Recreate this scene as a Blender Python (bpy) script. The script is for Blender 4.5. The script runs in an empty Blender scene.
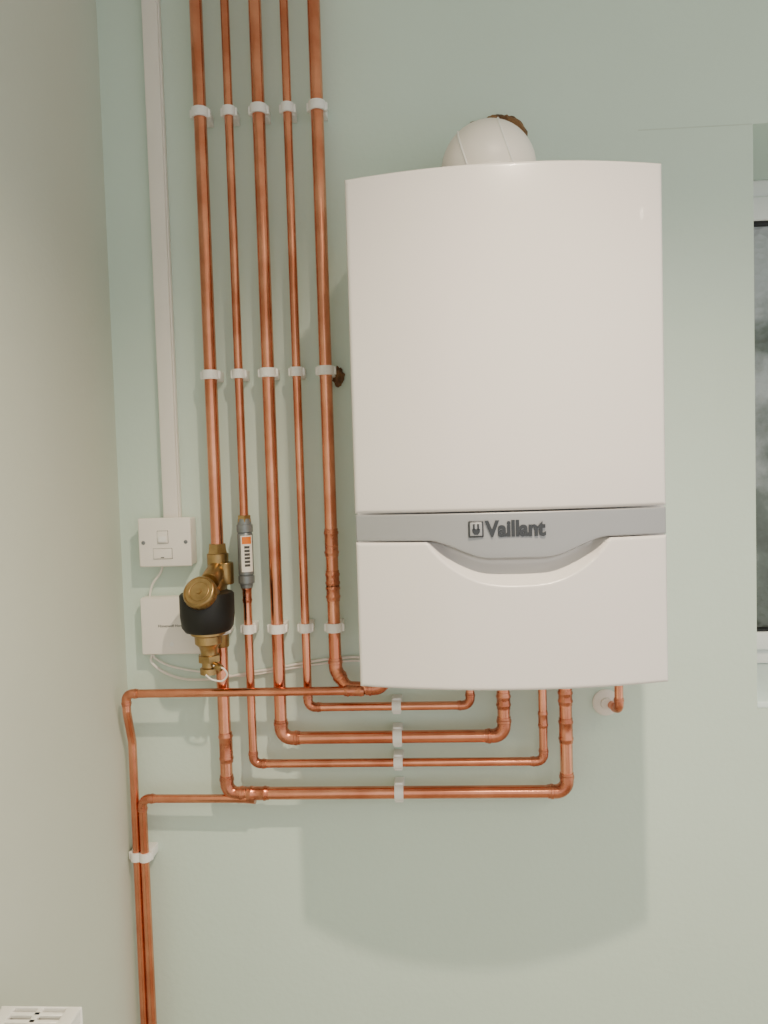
import bpy, bmesh, math, random
from mathutils import Vector, Matrix, noise
random.seed(4)
ZC = 1.5
CEIL = .895
COL = bpy.context.scene.collection

# ------------------------------------------------------------------ materials
def s2l(c):
    return tuple((x/12.92 if x <= .04045 else ((x+.055)/1.055)**2.4) for x in [v/255 for v in c])
def mat(name, rgb, rough=.5, metal=0.0, var=0.0, vscale=8, bump=0.0, bscale=60, rgb2=None, coat=0.0, rvar=0.0, emit=None, es=0):
    m = bpy.data.materials.new(name); m.use_nodes = True
    nt = m.node_tree; N = nt.nodes; L = nt.links
    b = N['Principled BSDF']
    b.inputs['Roughness'].default_value = rough
    b.inputs['Metallic'].default_value = metal
    b.inputs['Coat Weight'].default_value = coat
    c = s2l(rgb)
    tc = N.new('ShaderNodeTexCoord')
    nz = N.new('ShaderNodeTexNoise'); nz.inputs['Scale'].default_value = vscale; nz.inputs['Detail'].default_value = 4
    L.new(tc.outputs['Object'], nz.inputs['Vector'])
    cr = N.new('ShaderNodeValToRGB')
    c2 = s2l(rgb2) if rgb2 else tuple(x*(1-var) for x in c)
    cr.color_ramp.elements[0].position = .35; cr.color_ramp.elements[1].position = .65
    cr.color_ramp.elements[0].color = (*c2, 1); cr.color_ramp.elements[1].color = (*c, 1)
    L.new(nz.outputs['Fac'], cr.inputs['Fac']); L.new(cr.outputs['Color'], b.inputs['Base Color'])
    if rvar:
        mr = N.new('ShaderNodeMapRange'); mr.inputs['To Min'].default_value = rough-rvar; mr.inputs['To Max'].default_value = rough+rvar
        L.new(nz.outputs['Fac'], mr.inputs['Value']); L.new(mr.outputs['Result'], b.inputs['Roughness'])
    if bump:
        n2 = N.new('ShaderNodeTexNoise'); n2.inputs['Scale'].default_value = bscale; n2.inputs['Detail'].default_value = 3
        L.new(tc.outputs['Object'], n2.inputs['Vector'])
        bp = N.new('ShaderNodeBump'); bp.inputs['Strength'].default_value = bump; bp.inputs['Distance'].default_value = .002
        L.new(n2.outputs['Fac'], bp.inputs['Height']); L.new(bp.outputs['Normal'], b.inputs['Normal'])
    if emit:
        b.inputs['Emission Color'].default_value = (*s2l(emit), 1); b.inputs['Emission Strength'].default_value = es
    return m

M_WALL = mat('wall_paint', (207, 226, 214), .6, var=.03, vscale=3, bump=.25, bscale=90)
M_WALLL = mat('wall_left_paint', (205, 211, 198), .6, var=.03, vscale=3, bump=.25, bscale=90)
M_CEIL = mat('ceiling_paint', (235, 235, 230), .8, var=.02)
M_FLOOR = mat('floor_tile', (165, 150, 130), .5, var=.1)
M_COP = mat('copper', (238, 164, 132), .2, 1.0, rgb2=(206, 128, 98), vscale=14, rvar=.06)
M_COPF = mat('copper_fitting', (220, 146, 116), .28, 1.0, rgb2=(184, 112, 86), vscale=40, rvar=.08)
M_BRASS = mat('brass', (186, 156, 108), .34, 1.0, rgb2=(148, 122, 80), vscale=30, rvar=.08)
M_BLACK = mat('black_plastic', (7, 7, 7), .5, var=.2)
M_BOIL = mat('boiler_enamel', (231, 226, 224), .26, var=.01, coat=.5)
M_SILV = mat('silver_plastic', (163, 165, 169), .4, .35, var=.03)
M_LOGO = mat('logo_grey', (62, 66, 72), .4, .3, var=.05)
M_DARK = mat('dark_gap', (70, 70, 70), .7)
M_PLAS = mat('white_plastic', (238, 233, 226), .4, var=.02)
M_CLIP = mat('clip_plastic', (238, 237, 234), .45, var=.03)
M_GREYF = mat('grey_metal', (132, 138, 142), .4, .5, var=.15, vscale=60)
M_ORANGE = mat('orange_label', (225, 120, 40), .5)
M_BROWN = mat('torn_board', (140, 104, 70), .9, rgb2=(84, 58, 38), vscale=60, bump=.6)
M_HOLE_SHADE = mat('hole_shade_paint', (40, 33, 26), .95)
M_RAD = mat('radiator_enamel', (240, 240, 236), .3, var=.01)
M_UPVC = mat('upvc', (238, 240, 240), .3, var=.01)
M_SILL = mat('sill_paint', (228, 246, 246), .35, var=.02)
M_LENS = mat('lamp_lens', (255, 244, 225), .3, emit=(255, 240, 215), es=6)
M_CHROME = mat('chrome', (200, 200, 200), .15, 1.0)
M_JOINT = mat('board_joint', (196, 213, 200), .7, var=.05)

def glass_mat():  # dusk light and blurred foliage painted into the pane colour, paler towards top
    m = bpy.data.materials.new('obscure_glass_painted_view'); m.use_nodes = True
    nt = m.node_tree; N = nt.nodes; L = nt.links; b = N['Principled BSDF']
    tc = N.new('ShaderNodeTexCoord')
    nz = N.new('ShaderNodeTexNoise'); nz.inputs['Scale'].default_value = 7; nz.inputs['Detail'].default_value = 8
    L.new(tc.outputs['Object'], nz.inputs['Vector'])
    cr = N.new('ShaderNodeValToRGB'); e = cr.color_ramp.elements
    e[0].position = .32; e[0].color = (.06, .07, .06, 1); e[1].position = .66; e[1].color = (.42, .46, .48, 1)
    k = e.new(.5); k.color = (.13, .16, .145, 1)
    sp = N.new('ShaderNodeSeparateXYZ'); L.new(tc.outputs['Object'], sp.inputs[0])
    mr = N.new('ShaderNodeMapRange'); mr.inputs['From Min'].default_value = ZC-.4; mr.inputs['From Max'].default_value = ZC+.5
    mr.inputs['To Min'].default_value = -.12; mr.inputs['To Max'].default_value = .2
    L.new(sp.outputs['Z'], mr.inputs['Value'])
    ad = N.new('ShaderNodeMath'); L.new(nz.outputs['Fac'], ad.inputs[0]); L.new(mr.outputs['Result'], ad.inputs[1])
    L.new(ad.outputs[0], cr.inputs['Fac']); L.new(cr.outputs['Color'], b.inputs['Base Color'])
    b.inputs['Roughness'].default_value = .12
    v = N.new('ShaderNodeTexVoronoi'); v.inputs['Scale'].default_value = 70; L.new(tc.outputs['Object'], v.inputs['Vector'])
    bp = N.new('ShaderNodeBump'); bp.inputs['Strength'].default_value = .5; bp.inputs['Distance'].default_value = .004
    L.new(v.outputs['Distance'], bp.inputs['Height']); L.new(bp.outputs['Normal'], b.inputs['Normal'])
    return m
M_GLASS = glass_mat()

# ------------------------------------------------------------------ builder
class B:
    def __init__(s): s.bm = bmesh.new(); s.mats = []
    def mi(s, m):
        if m not in s.mats: s.mats.append(m)
        return s.mats.index(m)
    def merge(s, t, m):
        i = s.mi(m); mp = {}
        for v in t.verts: mp[v] = s.bm.verts.new(v.co)
        for f in t.faces:
            try:
                g = s.bm.faces.new([mp[v] for v in f.verts]); g.material_index = i
            except ValueError: pass
        t.free()
    def box(s, x0, x1, y0, y1, z0, z1, m, bev=0, seg=3, xf=None):
        t = bmesh.new(); bmesh.ops.create_cube(t, size=1)
        for v in t.verts:
            v.co = Vector(((x0+x1)/2+v.co.x*(x1-x0), (y0+y1)/2+v.co.y*(y1-y0), (z0+z1)/2+v.co.z*(z1-z0)))
        if bev: bmesh.ops.bevel(t, geom=t.edges[:], offset=bev, segments=seg, profile=.5, affect='EDGES')
        if xf: t.transform(xf)
        s.merge(t, m)
    def rev(s, p, axis, prof, m, n=32, caps=True):
        """surface of revolution: prof list of (t along axis, r)"""
        a = Vector(axis).normalized(); u = a.orthogonal().normalized(); w = a.cross(u); p = Vector(p)
        t = bmesh.new(); rings = []
        for (h, r) in prof:
            rings.append([t.verts.new(p+a*h+(u*math.cos(2*math.pi*k/n)+w*math.sin(2*math.pi*k/n))*max(r, 1e-5)) for k in range(n)])
        for A, C in zip(rings, rings[1:]):
            for k in range(n): t.faces.new([A[k], A[(k+1) % n], C[(k+1) % n], C[k]])
        if caps: t.faces.new(rings[0][::-1]); t.faces.new(rings[-1])
        s.merge(t, m)
    def cyl(s, p0, p1, r, m, n=28, bev=0):
        p0 = Vector(p0); p1 = Vector(p1); h = (p1-p0).length
        pr = [(0, r-bev), (bev*.3, r-bev*.3), (bev, r), (h-bev, r), (h-bev*.3, r-bev*.3), (h, r-bev)] if bev else [(0, r), (h, r)]
        s.rev(p0, p1-p0, pr, m, n)
    def tube(s, pts, r, m, n=20, caps=True):
        pts = [Vector(p) for p in pts]; t = bmesh.new(); rings = []
        tg = []
        for i in range(len(pts)):
            a = pts[max(i-1, 0)]; b = pts[min(i+1, len(pts)-1)]; tg.append((b-a).normalized())
        u = tg[0].orthogonal().normalized()
        for i, p in enumerate(pts):
            u = (u-tg[i]*u.dot(tg[i])).normalized(); w = tg[i].cross(u)
            rings.append([t.verts.new(p+(u*math.cos(2*math.pi*k/n)+w*math.sin(2*math.pi*k/n))*r) for k in range(n)])
        for A, C in zip(rings, rings[1:]):
            for k in range(n): t.faces.new([A[k], A[(k+1) % n], C[(k+1) % n], C[k]])
        if caps: t.faces.new(rings[0][::-1]); t.faces.new(rings[-1])
        s.merge(t, m)
    def ring(s, c, axis, R, r, m):
        a = Vector(axis).normalized(); u = a.orthogonal().normalized(); w = a.cross(u); c = Vector(c); N = 32
        pts = [c+(u*math.cos(2*math.pi*k/N)+w*math.sin(2*math.pi*k/N))*R for k in range(N+1)]
        s.tube(pts, r, m, 10)
    def prism(s, poly, y0, y1, m):
        t = bmesh.new(); A = [t.verts.new((x, y0, z)) for x, z in poly]; C = [t.verts.new((x, y1, z)) for x, z in poly]
        t.faces.new(A); t.faces.new(C[::-1]); n = len(poly)
        for k in range(n): t.faces.new([A[k], C[k], C[(k+1) % n], A[(k+1) % n]])
        s.merge(t, m)
    def done(s, name, parent=None, ang=40):
        bmesh.ops.recalc_face_normals(s.bm, faces=s.bm.faces[:])
        for v in s.bm.verts: v.co.z += ZC
        me = bpy.data.meshes.new(name); s.bm.to_mesh(me); s.bm.free()
        for m in s.mats: me.materials.append(m)
        for p in me.polygons: p.use_smooth = True
        me.set_sharp_from_angle(angle=math.radians(ang))
        o = bpy.data.objects.new(name, me); COL.objects.link(o)
        if parent: o.parent = parent
        return o
def empty(name):
    e = bpy.data.objects.new(name, None); e.empty_display_size = .1; COL.objects.link(e); return e

def fillet(pts, R, seg=8):
    pts = [Vector(p) for p in pts]; out = [pts[0]]; arcs = []
    for i in range(1, len(pts)-1):
        a = (pts[i-1]-pts[i]).normalized(); b = (pts[i+1]-pts[i]).normalized()
        ang = a.angle(b); d = R/math.tan(ang/2)
        c = pts[i]+(a+b).normalized()*(R/math.sin(ang/2))
        s = pts[i]+a*d; e = pts[i]+b*d; va = s-c; vb = e-c; th = va.angle(vb); arc = []
        for k in range(seg+1):
            f = k/seg
            arc.append(c+(va*math.sin((1-f)*th)+vb*math.sin(f*th))/math.sin(th))
        out += arc; arcs.append((arc, a, b))
    out.append(pts[-1]); return out, arcs
def sleeve(b, p, ax, r, L):
    """straight solder-ring coupler"""
    p = Vector(p); k = r*1.08; q = r*1.18; h = L/2; g = r*.35
    b.rev(p, ax, [(-h, r), (-h, k), (-h+g, k), (-h+g*1.5, q), (-h+g*2.3, q), (-h+g*2.8, k), (h-g*2.8, k), (h-g*2.3, q), (h-g*1.5, q), (h-g, k), (h, k), (h, r)], M_COPF, 28, caps=False)
def pipe(b, pts, r, fit=True, R=None, skip=()):
    R = R or r*1.75
    path, arcs = fillet(pts, R); b.tube(path, r, M_COP, 24)
    if not fit: return
    for i, (arc, a, c) in enumerate(arcs):
        if i in skip: continue
        L = r*1.3
        pp = [arc[0]+a*L]+arc+[arc[-1]+c*L]
        b.tube(pp, r*1.1, M_COPF, 24)
        for q, ax in ((arc[0], a), (arc[-1], c)):
            b.rev(q, ax, [(r*.3, r), (r*.45, r*1.19), (r*.85, r*1.19), (r*1.0, r)], M_COPF, 28, caps=False)

# ------------------------------------------------------------------ room shell
XW = -.575
WX0, WX1, WZ0, WZ1, RD = .581, 1.55, -.425, .593, .27
b = B(); T = .34
b.box(XW-.1, WX0, 0, T, -ZC, CEIL, M_WALL)
b.box(WX1, 2.2, 0, T, -ZC, CEIL, M_WALL)
b.box(WX0, WX1, 0, T, -ZC, WZ0-.012, M_WALL)
b.box(WX0, WX1, 0, T, WZ1, CEIL, M_WALL)
b.box(.385, WX0-.001, -.0006, 0, WZ1-.001, WZ1+.0006, M_JOINT)
b.done('wall_back', ang=30)
b = B(); b.box(XW-.1, XW, -3.2, 0, -ZC, CEIL, M_WALLL); b.done('wall_left')
b = B(); b.box(XW-.1, 2.2, -3.2, T, -ZC-.1, -ZC, M_FLOOR); b.done('floor')
b = B(); b.box(XW-.1, 2.2, -3.2, T, CEIL, CEIL+.1, M_CEIL); b.done('ceiling')
b = B()
b.box(WX0, WX1, -.0, RD, WZ0-.012, WZ0, M_SILL, .002)
b.done('trim_1')
win = empty('window_1')
b = B()
fy0, fy1 = RD, RD+.06
b.box(WX0, WX1, fy0, fy1, WZ1-.04, WZ1, M_UPVC, .004)
b.box(WX0, WX1, fy0, fy1, WZ0, WZ0+.035, M_UPVC, .004)
b.box(WX0, WX0+.05, fy0, fy1, WZ0, WZ1, M_UPVC, .004)
b.box(WX1-.05, WX1, fy0, fy1, WZ0, WZ1, M_UPVC, .004)
xm = (WX0+WX1)/2+.05
b.box(xm-.03, xm+.03, fy0, fy1, WZ0+.03, WZ1-.03, M_UPVC, .004)
for xa, xb in ((WX0+.045, xm-.028), (xm+.028, WX1-.045)):
    za, zb = WZ0+.032, WZ1-.037; y0 = fy0-.012; y1 = fy0+.03; w = .05
    b.box(xa, xb, y0, y1, zb-w, zb, M_UPVC, .005); b.box(xa, xb, y0, y1, za, za+w-.01, M_UPVC, .005)
    b.box(xa, xa+w, y0, y1, za, zb, M_UPVC, .005); b.box(xb-w, xb, y0, y1, za, zb, M_UPVC, .005)
    g = .004
    for q in ((xa+w-g, xb-w+g, zb-w-.005, zb-w+g), (xa+w-g, xb-w+g, za+w-.01-g, za+w-.005)):
        b.box(q[0], q[1], y0+.004, y1, q[2], q[3], M_BLACK)
b.done('window_frame', win)
b = B()
b.box(WX0+.05, xm-.03, fy0+.015, fy0+.025, WZ0+.05, WZ1-.05, M_GLASS)
b.box(xm+.03, WX1-.05, fy0+.015, fy0+.025, WZ0+.05, WZ1-.05, M_GLASS)
b.done('glass_pane', win)

# ------------------------------------------------------------------ boiler
boiler = empty('combi_boiler')
BX0, BX1, BZ0, BZ1 = -.1065, .3355, -.305, .422
XC = (BX0+BX1)/2; HW = (BX1-BX0)/2
def bow(x): return -(.298+.034*(1-((x-XC)/HW)**2))
def ss(a, c, x):
    t = min(1, max(0, (x-a)/(c-a))); return t*t*(3-2*t)
def bump_(x): return ss(-.005, .085, x)*(1-ss(.16, .252, x))
def zbar(x): return -.0925-.0265*bump_(x)
def zlow(x):
    u = abs(x-.124)/.128
    return -.0925 if u >= 1 else -.0925-.066*(1-u**2.6)**.9
NX = 120
def xsamp(x0, x1, r):
    xs = [x0, x0+r*.08, x0+r*.25, x0+r*.5, x0+r*.75]; xs += [x1-(v-x0) for v in xs]
    xs += [x0+r+(x1-x0-2*r)*i/NX for i in range(NX+1)]; return sorted(xs)
def panel(name, x0, x1, ztop, zbot, yoff, r, yb, m, nz=8, dent=None):
    xs = xsamp(x0, x1, r); rows = []
    bb = B(); t = bmesh.new()
    for x in xs:
        zt, zb = ztop(x), zbot(x); col = []
        zz = [0, r*.08, r*.25, r*.5, r*.75]
        H = zt-zb
        ds = zz+[r+(H-2*r)*j/nz for j in range(nz+1)]+[H-v for v in reversed(zz)]
        for d in ds:
            e = min(d, H-d, x-x0, x1-x)
            y = bow(x)+yoff
            if e < r: y += r-math.sqrt(max(0, r*r-(r-e)**2))
            z = zt-d
            if dent: y += dent(x, z)
            col.append(t.verts.new((x, y, z)))
        rows.append(col)
    for A, C in zip(rows, rows[1:]):
        for j in range(len(A)-1): t.faces.new([A[j], C[j], C[j+1], A[j+1]])
    loop = [c[0] for c in rows]+rows[-1][1:]+[c[-1] for c in reversed(rows[:-1])]+list(reversed(rows[0][1:-1]))
    bk = [t.verts.new((v.co.x, yb, v.co.z)) for v in loop]
    n = len(loop)
    for k in range(n): t.faces.new([loop[k], bk[k], bk[(k+1) % n], loop[(k+1) % n]])
    bb.merge(t, m); return bb.done(name, boiler, 50)
def dent(x, z):
    zl = zlow(x); zb = zbar(x)
    if z < zl or zl > zb-.001: return 0
    s = (z-zl)/max(1e-4, (zb-zl)); 
    depth = .028*min(1, (zb-zl)/.025)
    return depth*ss(-.15, .8, s) - depth*ss(-.15, .8, 0)*max(0, 1-s*9)
panel('upper_door', BX0, BX1, lambda x: BZ1, lambda x: -.0525, 0, .006, -.285, M_BOIL)
panel('control_fascia', BX0+.001, BX1-.001, lambda x: -.0545, lambda x: zbar(x), .001, .002, -.285, M_SILV)
panel('lower_door', BX0, BX1, lambda x: zbar(x)-.0015, lambda x: BZ0, 0, .005, -.27, M_BOIL, nz=90, dent=dent)
b = B()
b.box(BX0+.003, BX1-.003, -.296, -.004, BZ0+.006, BZ1-.003, M_BOIL, .003)
b.done('casing', boiler)
b = B()
for x in (-.07, .30): b.box(x-.02, x+.02, -.004, 0, BZ0+.02, BZ1-.02, M_GREYF)
b.done('mounting_bracket', boiler)
def text(body, x0, x1, zc, y, size, m, name, parent, off=0.0, ext=.0006):
    cu = bpy.data.curves.new(name, 'FONT'); cu.body = body; cu.size = 1; cu.offset = off; cu.extrude = .02; cu.align_x = 'CENTER'; cu.align_y = 'CENTER'
    o = bpy.data.objects.new(name, cu); COL.objects.link(o); bpy.context.view_layer.update()
    me = bpy.data.meshes.new_from_object(o.evaluated_get(bpy.context.evaluated_depsgraph_get()))
    bpy.data.objects.remove(o)
    vx = [v.co.x for v in me.vertices]; vy = [v.co.y for v in me.vertices]
    sx = (x1-x0)/(max(vx)-min(vx)); sy = size/(max(vy)-min(vy)); mx = (max(vx)+min(vx))/2; my = (max(vy)+min(vy))/2
    for v in me.vertices:
        a, c, d = v.co; v.co = ((x0+x1)/2+(a-mx)*sx, y-d/.02*ext, zc+ZC+(c-my)*sy)
    me.materials.append(m)
    o = bpy.data.objects.new(name, me); COL.objects.link(o); o.parent = parent
text('Vaillant', .077, .161, -.077, -.3318, .0235, M_LOGO, 'brand_lettering', boiler, off=.042)
b = B(); lx, ly, lz = .0650, -.3305, -.077
b.box(lx-.0105, lx+.0105, ly-.0018, ly+.001, lz-.0115, lz+.0115, M_LOGO, .0013, 3)
b.box(lx-.0085, lx+.0085, ly-.0023, ly, lz-.0095, lz+.0095, M_SILV, .0011, 3)
for dx in (-.003, .003):
    b.box(lx+dx-.0014, lx+dx+.0014, ly-.003, ly-.002, lz-.001, lz+.0075, M_LOGO, .0004, 2)
b.prism([(lx-.0055, lz+.0005), (lx+.0055, lz+.0005), (lx+.0052, lz-.004), (lx+.0025, lz-.0075), (lx-.0025, lz-.0075), (lx-.0052, lz-.004)], ly-.003, ly-.002, M_LOGO)
b.done('brand_emblem', boiler)
# flue elbow
b = B(); FX = .108
b.cyl((FX, -.17, BZ1-.005), (FX, -.17, BZ1+.022), .079, M_PLAS, 48, .003)
b.cyl((FX, -.17, BZ1), (FX, -.17, .465), .072, M_PLAS, 48)
prof = [(.0735*math.sin(a), .0735*math.cos(a)) for a in [math.radians(-88+176*i/24) for i in range(25)]]
b.rev((FX, -.17, .472), (0, 0, 1), prof, M_PLAS, 48)
b.cyl((FX+.003, -.17, .482), (FX+.006, .2, .510), .060, M_PLAS, 48)
b.rev((FX, -.105, .490), (0, 1, .07), [(0, .062), (.002, .068), (.016, .068), (.018, .062)], M_PLAS, 48)
ax = Vector((.9, -.25, .3)).normalized()
for d in (-.022, .040):
    b.ring(Vector((FX, -.17, .472))+ax*d, ax, math.sqrt(.0738**2-d*d), .0016, M_CLIP)
b.done('flue_elbow', boiler)

# torn hole around flue: real ragged rim, shaded inside painted on flat discs
b = B(); hx, hz = .136, .553
t = bmesh.new(); n = 96; ca = []; cb = []; cc = []
for k in range(n):
    a = 2*math.pi*k/n; nr = noise.noise(Vector((math.cos(a)*2, math.sin(a)*2, 1)))*.012+random.uniform(-.0015, .0015)
    ca.append(t.verts.new((hx+(.048+nr)*math.cos(a), -.002, hz+(.066+nr)*math.sin(a))))
    cb.append(t.verts.new((hx+(.056+nr+random.uniform(0, .003))*math.cos(a), -.005-random.uniform(0, .004), hz+(.076+nr)*math.sin(a))))
    cc.append(t.verts.new((hx+(.062+nr+random.uniform(0, .003))*math.cos(a), 0, hz+(.082+nr)*math.sin(a))))
for k in range(n):
    j = (k+1) % n
    t.faces.new([ca[k], ca[j], cb[j], cb[k]]); t.faces.new([cb[k], cb[j], cc[j], cc[k]])
b.merge(t, M_BROWN)
b.rev((hx, 0, hz), (0, -1, 0), [(0, .054), (.0015, .054)], M_HOLE_SHADE, 48)  # dark disc on uncut wall, shade of the hole put into its colour
b.rev((hx, 0, hz+.016), (0, -1, 0), [(0, .050), (.0013, .050)], M_HOLE_SHADE, 48)
b.done('wall_hole')

# ------------------------------------------------------------------ copper pipes
R22, R15 = .0112, .0076
YP = -.038
TOP = CEIL-.001
b = B(); pipe(b, [(-.382, YP, TOP), (-.382, YP, -.571), (.233, YP, -.571), (.233, YP, BZ0-.0)], R22)
sleeve(b, (-.381, YP, -.485), (0, 0, 1), R22, .055); sleeve(b, (.233, YP, -.46), (0, 0, 1), R22, .045); sleeve(b, (.233, YP, -.40), (0, 0, 1), R22, .03)
sleeve(b, (-.325, YP, -.571), (1, 0, 0), R22, .04)
b.rev((-.35, YP, -.578), (1, 0, 0), [(-.012, R15*1.1), (-.012, R15*1.4), (.0, R15*1.4), (.02, R22*1.1)], M_COPF)
b.done('copper_pipe')
b = B(); pipe(b, [(-.331, YP, TOP), (-.331, YP, -.516), (.193, YP, -.516), (.193, YP, BZ0)], R15)
sleeve(b, (.193, YP, -.44), (0, 0, 1), R15, .03); sleeve(b, (-.331, YP, -.205), (0, 0, 1), R15, .03); b.done('copper_pipe.001')
b = B(); pipe(b, [(-.278, YP, TOP), (-.278, YP, -.469), (.124, YP, -.469), (.124, YP, BZ0)], R22)
sleeve(b, (.124, YP, -.405), (0, 0, 1), R22, .03); b.done('copper_pipe.002')
b = B(); pipe(b, [(-.227, YP, TOP), (-.227, YP, -.413), (.065, YP, -.413), (.065, YP, BZ0)], R15); b.done('copper_pipe.003')
b = B(); pipe(b, [(-.175, YP, TOP), (-.175, YP, -.345), (-.155, YP-.012, -.374), (-.118, YP-.02, -.374), (-.085, YP-.02, -.374), (-.085, YP-.02, BZ0)], R22, R=.02, skip=(1, 2))
for z, L in ((-.115, .05), (-.18, .03), (-.205, .03)): sleeve(b, (-.175, YP, z), (0, 0, 1), R22, L)
b.done('copper_pipe.004')
YB = YP-.024
b = B(); pipe(b, [(-.13, YB, -.377), (-.553, YB, -.377), (-.553, YB, -.41), (-.556, -.036, -.475), (-.5585, -.034, -ZC)], R15, R=.012, skip=(1, 2))
sleeve(b, (-.14, YB, -.377), (1, 0, 0), R15*1.15, .035)
b.done('copper_pipe.005')
b = B(); pipe(b, [(-.345, YP-.004, -.579), (-.5405, YP-.002, -.579), (-.5405, YP, -ZC)], R15)
b.done('copper_pipe.006')
b = B(); pipe(b, [(.325, -.045, BZ0), (.325, -.045, -.422), (.316, .02, -.426)], R15, R=.012); b.done('discharge_pipe')
b = B()
b.rev((.312, 0, -.422), (0, -1, 0), [(0, .024), (.003, .024), (.006, .020), (.007, .011), (.012, .010)], M_PLAS, 40); b.done('pipe_collar')

# ------------------------------------------------------------------ clips
b = B()
def clip(x, z, r, vert=True, y=YP):
    w = r+.006
    M = None
    if not vert: M = Matrix.Translation((x, 0, z)) @ Matrix.Rotation(math.pi/2, 4, 'Y') @ Matrix.Translation((-x, 0, -z))
    b.box(x-w*.85, x+w*.85, y+r*.6, -.0003, z-.009, z+.009, M_CLIP, .0015, 2, xf=M)
    t = bmesh.new(); N = 24; A = []; r0, r1 = r+.0002, r+.0036
    st = [math.radians(-130+260*k/N) for k in range(N+1)]
    for a in st:
        d = Vector((math.sin(a), -math.cos(a)))
        A.append([t.verts.new((x+d.x*q, y+d.y*q, z+h)) for q, h in ((r0, -.008), (r1, -.008), (r1, .008), (r0, .008))])
    for P, Q in zip(A, A[1:]):
        for k in range(4): t.faces.new([P[k], P[(k+1) % 4], Q[(k+1) % 4], Q[k]])
    t.faces.new(A[0]); t.faces.new(A[-1][::-1])
    if M: t.transform(M)
    b.merge(t, M_CLIP)
    b.box(x-w-.001, x+w+.001, y-r*.15, y+r*.55, z-.007, z+.007, M_CLIP, .001, 2, xf=M)
PX = [(-.382, R22), (-.331, R15), (-.278, R22), (-.227, R15), (-.175, R22)]
for z in (.647, .190, -.268):
    for x, r in PX: clip(x, z, r)
for z, r in ((-.413, R15), (-.469, R22), (-.516, R15), (-.571, R22)): clip(-.067, z, r, False)
clip(-.5575, -.688, R15, y=-.036); clip(-.5405, -.688, R15, y=YP)
b.done('pipe_clips')

b = B(); t = bmesh.new(); bmesh.ops.create_icosphere(t, subdivisions=3, radius=1)
for v in t.verts:
    k = 1+.5*noise.noise(v.co*2.2); v.co = Vector((-.156+v.co.x*.010*k, -.007+v.co.y*.008*k, .182+v.co.z*.017*k))
b.merge(t, M_BROWN); b.done('torn_plaster')

# ------------------------------------------------------------------ trunking, spur, receiver
b = B(); b.box(-.4865, -.4585, -.017, 0, -.064, TOP, M_PLAS, .0015)
b.box(-.4885, -.4565, -.011, 0, -.064, TOP, M_PLAS, .001); b.done('cable_trunking')
sp = empty('fused_spur_switch')
b = B(); b.box(-.525, -.431, -.032, 0, -.150, -.064, M_PLAS, .003); b.done('back_box', sp)
b = B(); b.box(-.5265, -.4295, -.040, -.0325, -.1515, -.0625, M_PLAS, .003, 4)
b.box(-.4905, -.4715, -.0425, -.0395, -.1085, -.0865, M_PLAS, .001)
b.box(-.4885, -.4735, -.0450, -.042, -.1065, -.096, M_CLIP, .001)
b.box(-.499, -.465, -.0425, -.0395, -.1365, -.1185, M_PLAS, .001)
b.box(-.485, -.479, -.0428, -.042, -.1350, -.1335, M_DARK)
b.box(-.4910, -.4710, -.0403, -.0395, -.1091, -.0859, M_DARK)
b.box(-.4996, -.4644, -.0403, -.0395, -.1371, -.1179, M_DARK)
for x in (-.517, -.439): b.rev((x, -.0395, -.107), (0, -1, 0), [(0, .0035), (.0015, .0035), (.002, .0028)], M_GREYF, 16)
b.done('faceplate', sp)
rc = empty('heating_receiver')
b = B()
b.box(-.534, -.4175, -.028, 0, -.3155, -.2085, M_PLAS, .006, 5)
b.box(-.532, -.4195, -.0295, -.0275, -.3135, -.2105, M_PLAS, .0012, 3)
b.rev((-.476, -.029, -.295), (0, -1, 0), [(0, .004), (.0012, .004)], M_CLIP, 16)
b.done('receiver_body', rc)
text('Honeywell Home', -.500, -.452, -.262, -.0297, .0062, M_DARK, 'receiver_lettering', rc, ext=.0003)

def smooth_path(pts, n=10):
    P = [Vector(p) for p in pts]; P = [P[0]*2-P[1]]+P+[P[-1]*2-P[-2]]; out = []
    for i in range(1, len(P)-2):
        for k in range(n):
            t = k/n; p0, p1, p2, p3 = P[i-1:i+3]
            out.append(.5*((2*p1)+(p2-p0)*t+(2*p0-5*p1+4*p2-p3)*t*t+(3*p1-p0-3*p2+p3)*t**3))
    out.append(P[-2]); return out
b = B()
b.tube(smooth_path([(-.492, -.015, -.15), (-.496, -.018, -.165), (-.512, -.016, -.185), (-.520, -.014, -.2085)]), .0022, M_PLAS, 10)
b.tube(smooth_path([(-.520, -.012, -.316), (-.522, -.012, -.332), (-.50, -.01, -.352), (-.46, -.008, -.366), (-.40, -.007, -.366), (-.34, -.007, -.356), (-.27, -.007, -.345), (-.21, -.007, -.335), (-.15, -.007, -.330), (-.10, -.02, -.328), (-.06, -.03, -.30)]), .0024, M_PLAS, 10)
b.tube(smooth_path([(-.52, -.010, -.316), (-.515, -.010, -.326), (-.49, -.006, -.341), (-.44, -.006, -.352), (-.36, -.006, -.362), (-.28, -.006, -.352), (-.21, -.006, -.342), (-.15, -.006, -.337), (-.10, -.015, -.334), (-.06, -.03, -.30)]), .0020, M_PLAS, 10)
b.done('mains_cable')

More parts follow.
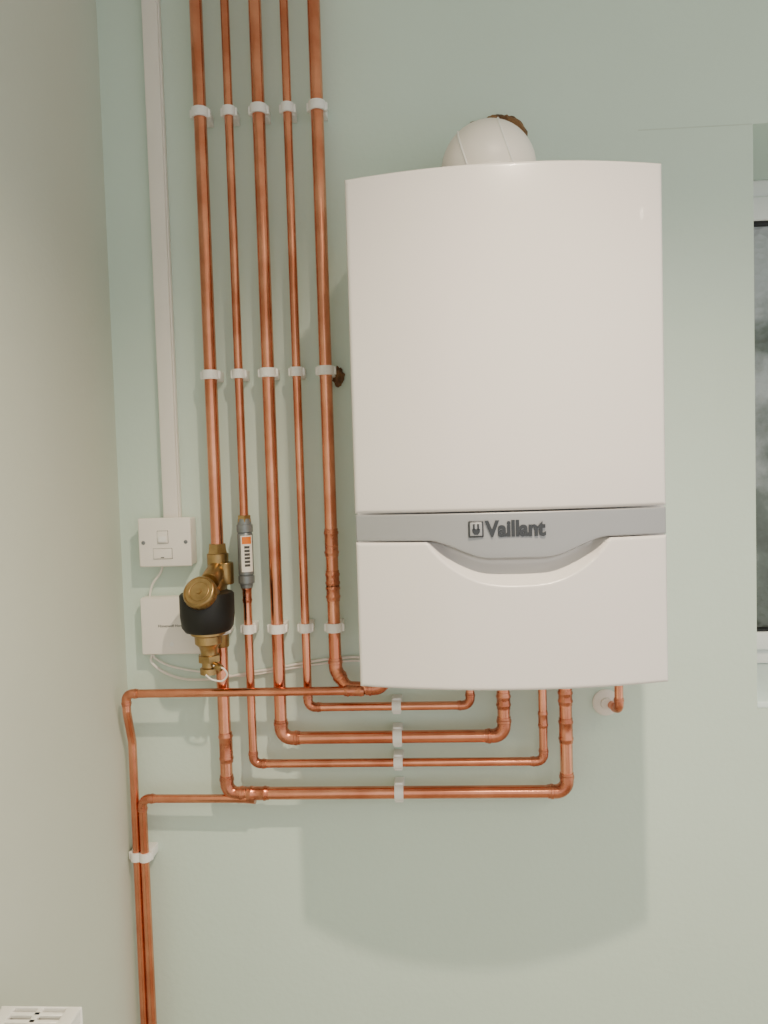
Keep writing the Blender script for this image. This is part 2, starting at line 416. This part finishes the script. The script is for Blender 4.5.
# ------------------------------------------------------------------ magnetic filter
mf = empty('magnetic_filter')
b = B(); px = -.382
b.rev((px, YP, -.112), (0, 0, -1), [(0, .0125), (0, .0165), (.012, .0175), (.014, .0185), (.026, .0185), (.028, .016), (.05, .016), (.052, .0185), (.062, .0185), (.064, .013)], M_BRASS, 6)
b.rev((px, YP, -.128), (0, 0, -1), [(0, .014), (.002, .0192), (.055, .0192), (.06, .014)], M_BRASS, 28)
b.cyl((px, YP, -.155), (px-.004, -.085, -.175), .017, M_BRASS, 28, .002)
b.cyl((px+.014, YP-.005, -.185), (px+.014, YP-.005, -.145), .015, M_BRASS, 24, .003)
b.cyl((px, YP, -.175), (px-.006, -.09, -.215), .019, M_BRASS, 28, .002)
b.cyl((px, YP, -.165), (px, YP, -.30), .0145, M_BRASS, 28, .003)
b.done('valve_body', mf)
cx, cy = -.391, -.086
b = B()
b.rev((cx, cy, -.192), (0, 0, -1), [(0, .030), (.001, .0445), (.004, .047), (.040, .047), (.060, .0445), (.068, .039), (.071, .028)], M_BLACK, 48)
b.done('magnet_sleeve', mf)
b = B()
ax = Vector((-.10, -.86, .52)).normalized(); c0 = Vector((cx+.004, cy-.014, -.2035))
b.rev(c0, ax, [(0, .026), (.022, .026), (.024, .0285), (.036, .0285), (.039, .026), (.0395, .025), (.038, .024), (.038, .001)], M_BRASS, 48)
q = c0+ax*.038; u = ax.orthogonal().normalized(); w = ax.cross(u)
b.ring(q, ax, .017, .0012, M_BRASS)
b.cyl(q-ax*.001, q+ax*.002, .005, M_BRASS, 6)
for k in range(20):
    a = 2*math.pi*k/20; pp = c0+ax*.030+(u*math.cos(a)+w*math.sin(a))*.0283
    b.cyl(pp-ax*.005, pp+ax*.005, .0011, M_BRASS, 8)
b.rev((cx, cy, -.260), (0, 0, -1), [(0, .030), (.006, .030), (.009, .024), (.022, .0235), (.028, .017), (.036, .0145), (.042, .0145), (.043, .018), (.055, .018), (.056, .013), (.064, .013), (.066, .0165), (.076, .0165), (.077, .010)], M_BRASS, 32)
b.rev((cx, cy, -.303), (0, 0, -1), [(0, .0205), (.011, .0205)], M_BRASS, 6)
b.cyl((cx+.01, cy-.01, -.318), (cx+.027, cy-.022, -.322), .006, M_BRASS, 16, .001)
b.done('brass_body', mf)
b = B()
b.tube(smooth_path([(cx+.012, cy-.018, -.318), (cx+.03, cy-.022, -.322), (cx+.036, cy-.02, -.334), (cx+.026, cy-.018, -.345), (cx+.008, cy-.018, -.342), (cx-.002, cy-.018, -.334)]), .0016, M_PLAS, 8)
b.done('retaining_strap', mf)

# inline scale inhibitor
b = B(); x = -.331
b.rev((x, YP, -.068), (0, 0, -1), [(0, .009), (0, .0115), (.010, .0125), (.011, .0145), (.024, .0145), (.025, .012), (.028, .0138), (.100, .0138), (.102, .012), (.103, .0145), (.116, .0145), (.117, .012), (.125, .0105), (.125, .008)], M_GREYF, 32)
b.rev((x, YP, -.062), (0, 0, -1), [(0, .0078), (0, .0125), (.012, .0125), (.012, .0078)], M_BRASS, 6)
def label(z0, z1, m, r=.0142, a0=-75, a1=35):
    t = bmesh.new(); A = [];
    for k in range(13):
        a = math.radians(a0+(a1-a0)*k/12)
        A.append([t.verts.new((x+math.sin(a)*r, YP-math.cos(a)*r, z)) for z in (z0, z1)])
    for P, Q in zip(A, A[1:]): t.faces.new([P[0], Q[0], Q[1], P[1]])
    b.merge(t, m)
label(-.163, -.098, M_PLAS, a0=-20, a1=70); label(-.113, -.100, M_ORANGE, .0144, -10, 60)
for k in range(6): label(-.121-.0065*k, -.1165-.0065*k, M_DARK, .0144, 5, 45)
b.done('inline_scale_inhibitor')

# ------------------------------------------------------------------ radiator
rd = empty('panel_radiator')
b = B(); X0, X1 = -.548, -.447; Y0, Y1 = -1.5, -.50; Z1 = -.646; Z0 = -1.25
for xa, xb in ((X0, X0+.012), (X1-.012, X1)):
    b.box(xa, xb, Y0, Y1-.003, Z0, Z1-.004, M_RAD, .003)
k = Y0+.03
while k < Y1-.03:
    b.box(X1-.003, X1+.002, k, k+.018, Z0+.03, Z1-.04, M_RAD, .002, 2); k += .033
for k in range(24):
    yy = Y0+.04+k*.04; b.box(X0+.012, X1-.012, yy, yy+.003, Z0+.03, Z1-.03, M_RAD)
b.done('panels', rd)
b = B()
b.box(X0-.001, X1+.001, Y1-.003, Y1, Z0, Z1, M_RAD, .001); b.box(X0-.001, X1+.001, Y0, Y0+.003, Z0, Z1, M_RAD, .001)
b.box(X0, X0+.018, Y0, Y1, Z1-.008, Z1, M_RAD, .002); b.box(X1-.018, X1, Y0, Y1, Z1-.008, Z1, M_RAD, .002)
b.box((X0+X1)/2-.004, (X0+X1)/2+.004, Y0, Y1, Z1-.006, Z1-.001, M_RAD, .001)
y = Y0+.01
while y < Y1-.008:
    b.box(X0+.015, X1-.015, y, y+.006, Z1-.006, Z1-.001, M_RAD, .001, 1); y += .013
b.done('top_grille', rd)
b = B()
for y in (-.75, -1.25): b.box(XW, X0+.002, y-.02, y+.02, Z0+.1, Z1-.08, M_RAD)
b.done('wall_brackets', rd)

# ------------------------------------------------------------------ downlights
def downlight(name, x, y, power, rad=.018, size=150):
    b = B()
    b.rev((x, y, CEIL), (0, 0, -1), [(0, .042), (.002, .042), (.005, .038), (.005, .030), (.001, .026), (.001, .0)], M_CHROME, 40, caps=False)
    b.rev((x, y, CEIL-.0005), (0, 0, -1), [(0, .026), (.0008, .026)], M_LENS, 32)
    o = b.done(name)
    l = bpy.data.lights.new(name+'_lamp', 'SPOT'); l.energy = power; l.shadow_soft_size = rad; l.spot_size = math.radians(size); l.spot_blend = 1
    l.color = (1.0, .82, .60)
    q = bpy.data.objects.new('lamp', l); q.location = (x, y, CEIL-.025+ZC); COL.objects.link(q); q.parent = o
downlight('ceiling_downlight', .232, -.955, 108, size=140)
downlight('ceiling_downlight.001', .3, -2.4, 75)
downlight('ceiling_downlight.002', 1.5, -1.5, 40)

w = bpy.data.worlds.new('room_ambient'); bpy.context.scene.world = w; w.use_nodes = True
bg = w.node_tree.nodes['Background']; bg.inputs[0].default_value = (1.0, .995, .96, 1); bg.inputs[1].default_value = 1.2

# ------------------------------------------------------------------ camera
f, th, ps, ro, D = 769.79, .04606, .05792, .03001, 1.4032
F = Vector((-math.sin(ps)*math.cos(th), math.cos(ps)*math.cos(th), -math.sin(th)))
R0 = Vector((math.cos(ps), math.sin(ps), 0)); U0 = R0.cross(F)
R = R0*math.cos(ro)-U0*math.sin(ro); U = U0*math.cos(ro)+R0*math.sin(ro)
cam = bpy.data.cameras.new('camera'); co = bpy.data.objects.new('camera', cam); COL.objects.link(co)
m = Matrix((R, U, -F)).transposed().to_4x4(); m.translation = Vector((0, -D, ZC)); co.matrix_world = m
cam.sensor_fit = 'VERTICAL'; cam.sensor_height = 36; cam.lens = f/1024*36; cam.clip_start = .01
bpy.context.scene.camera = co
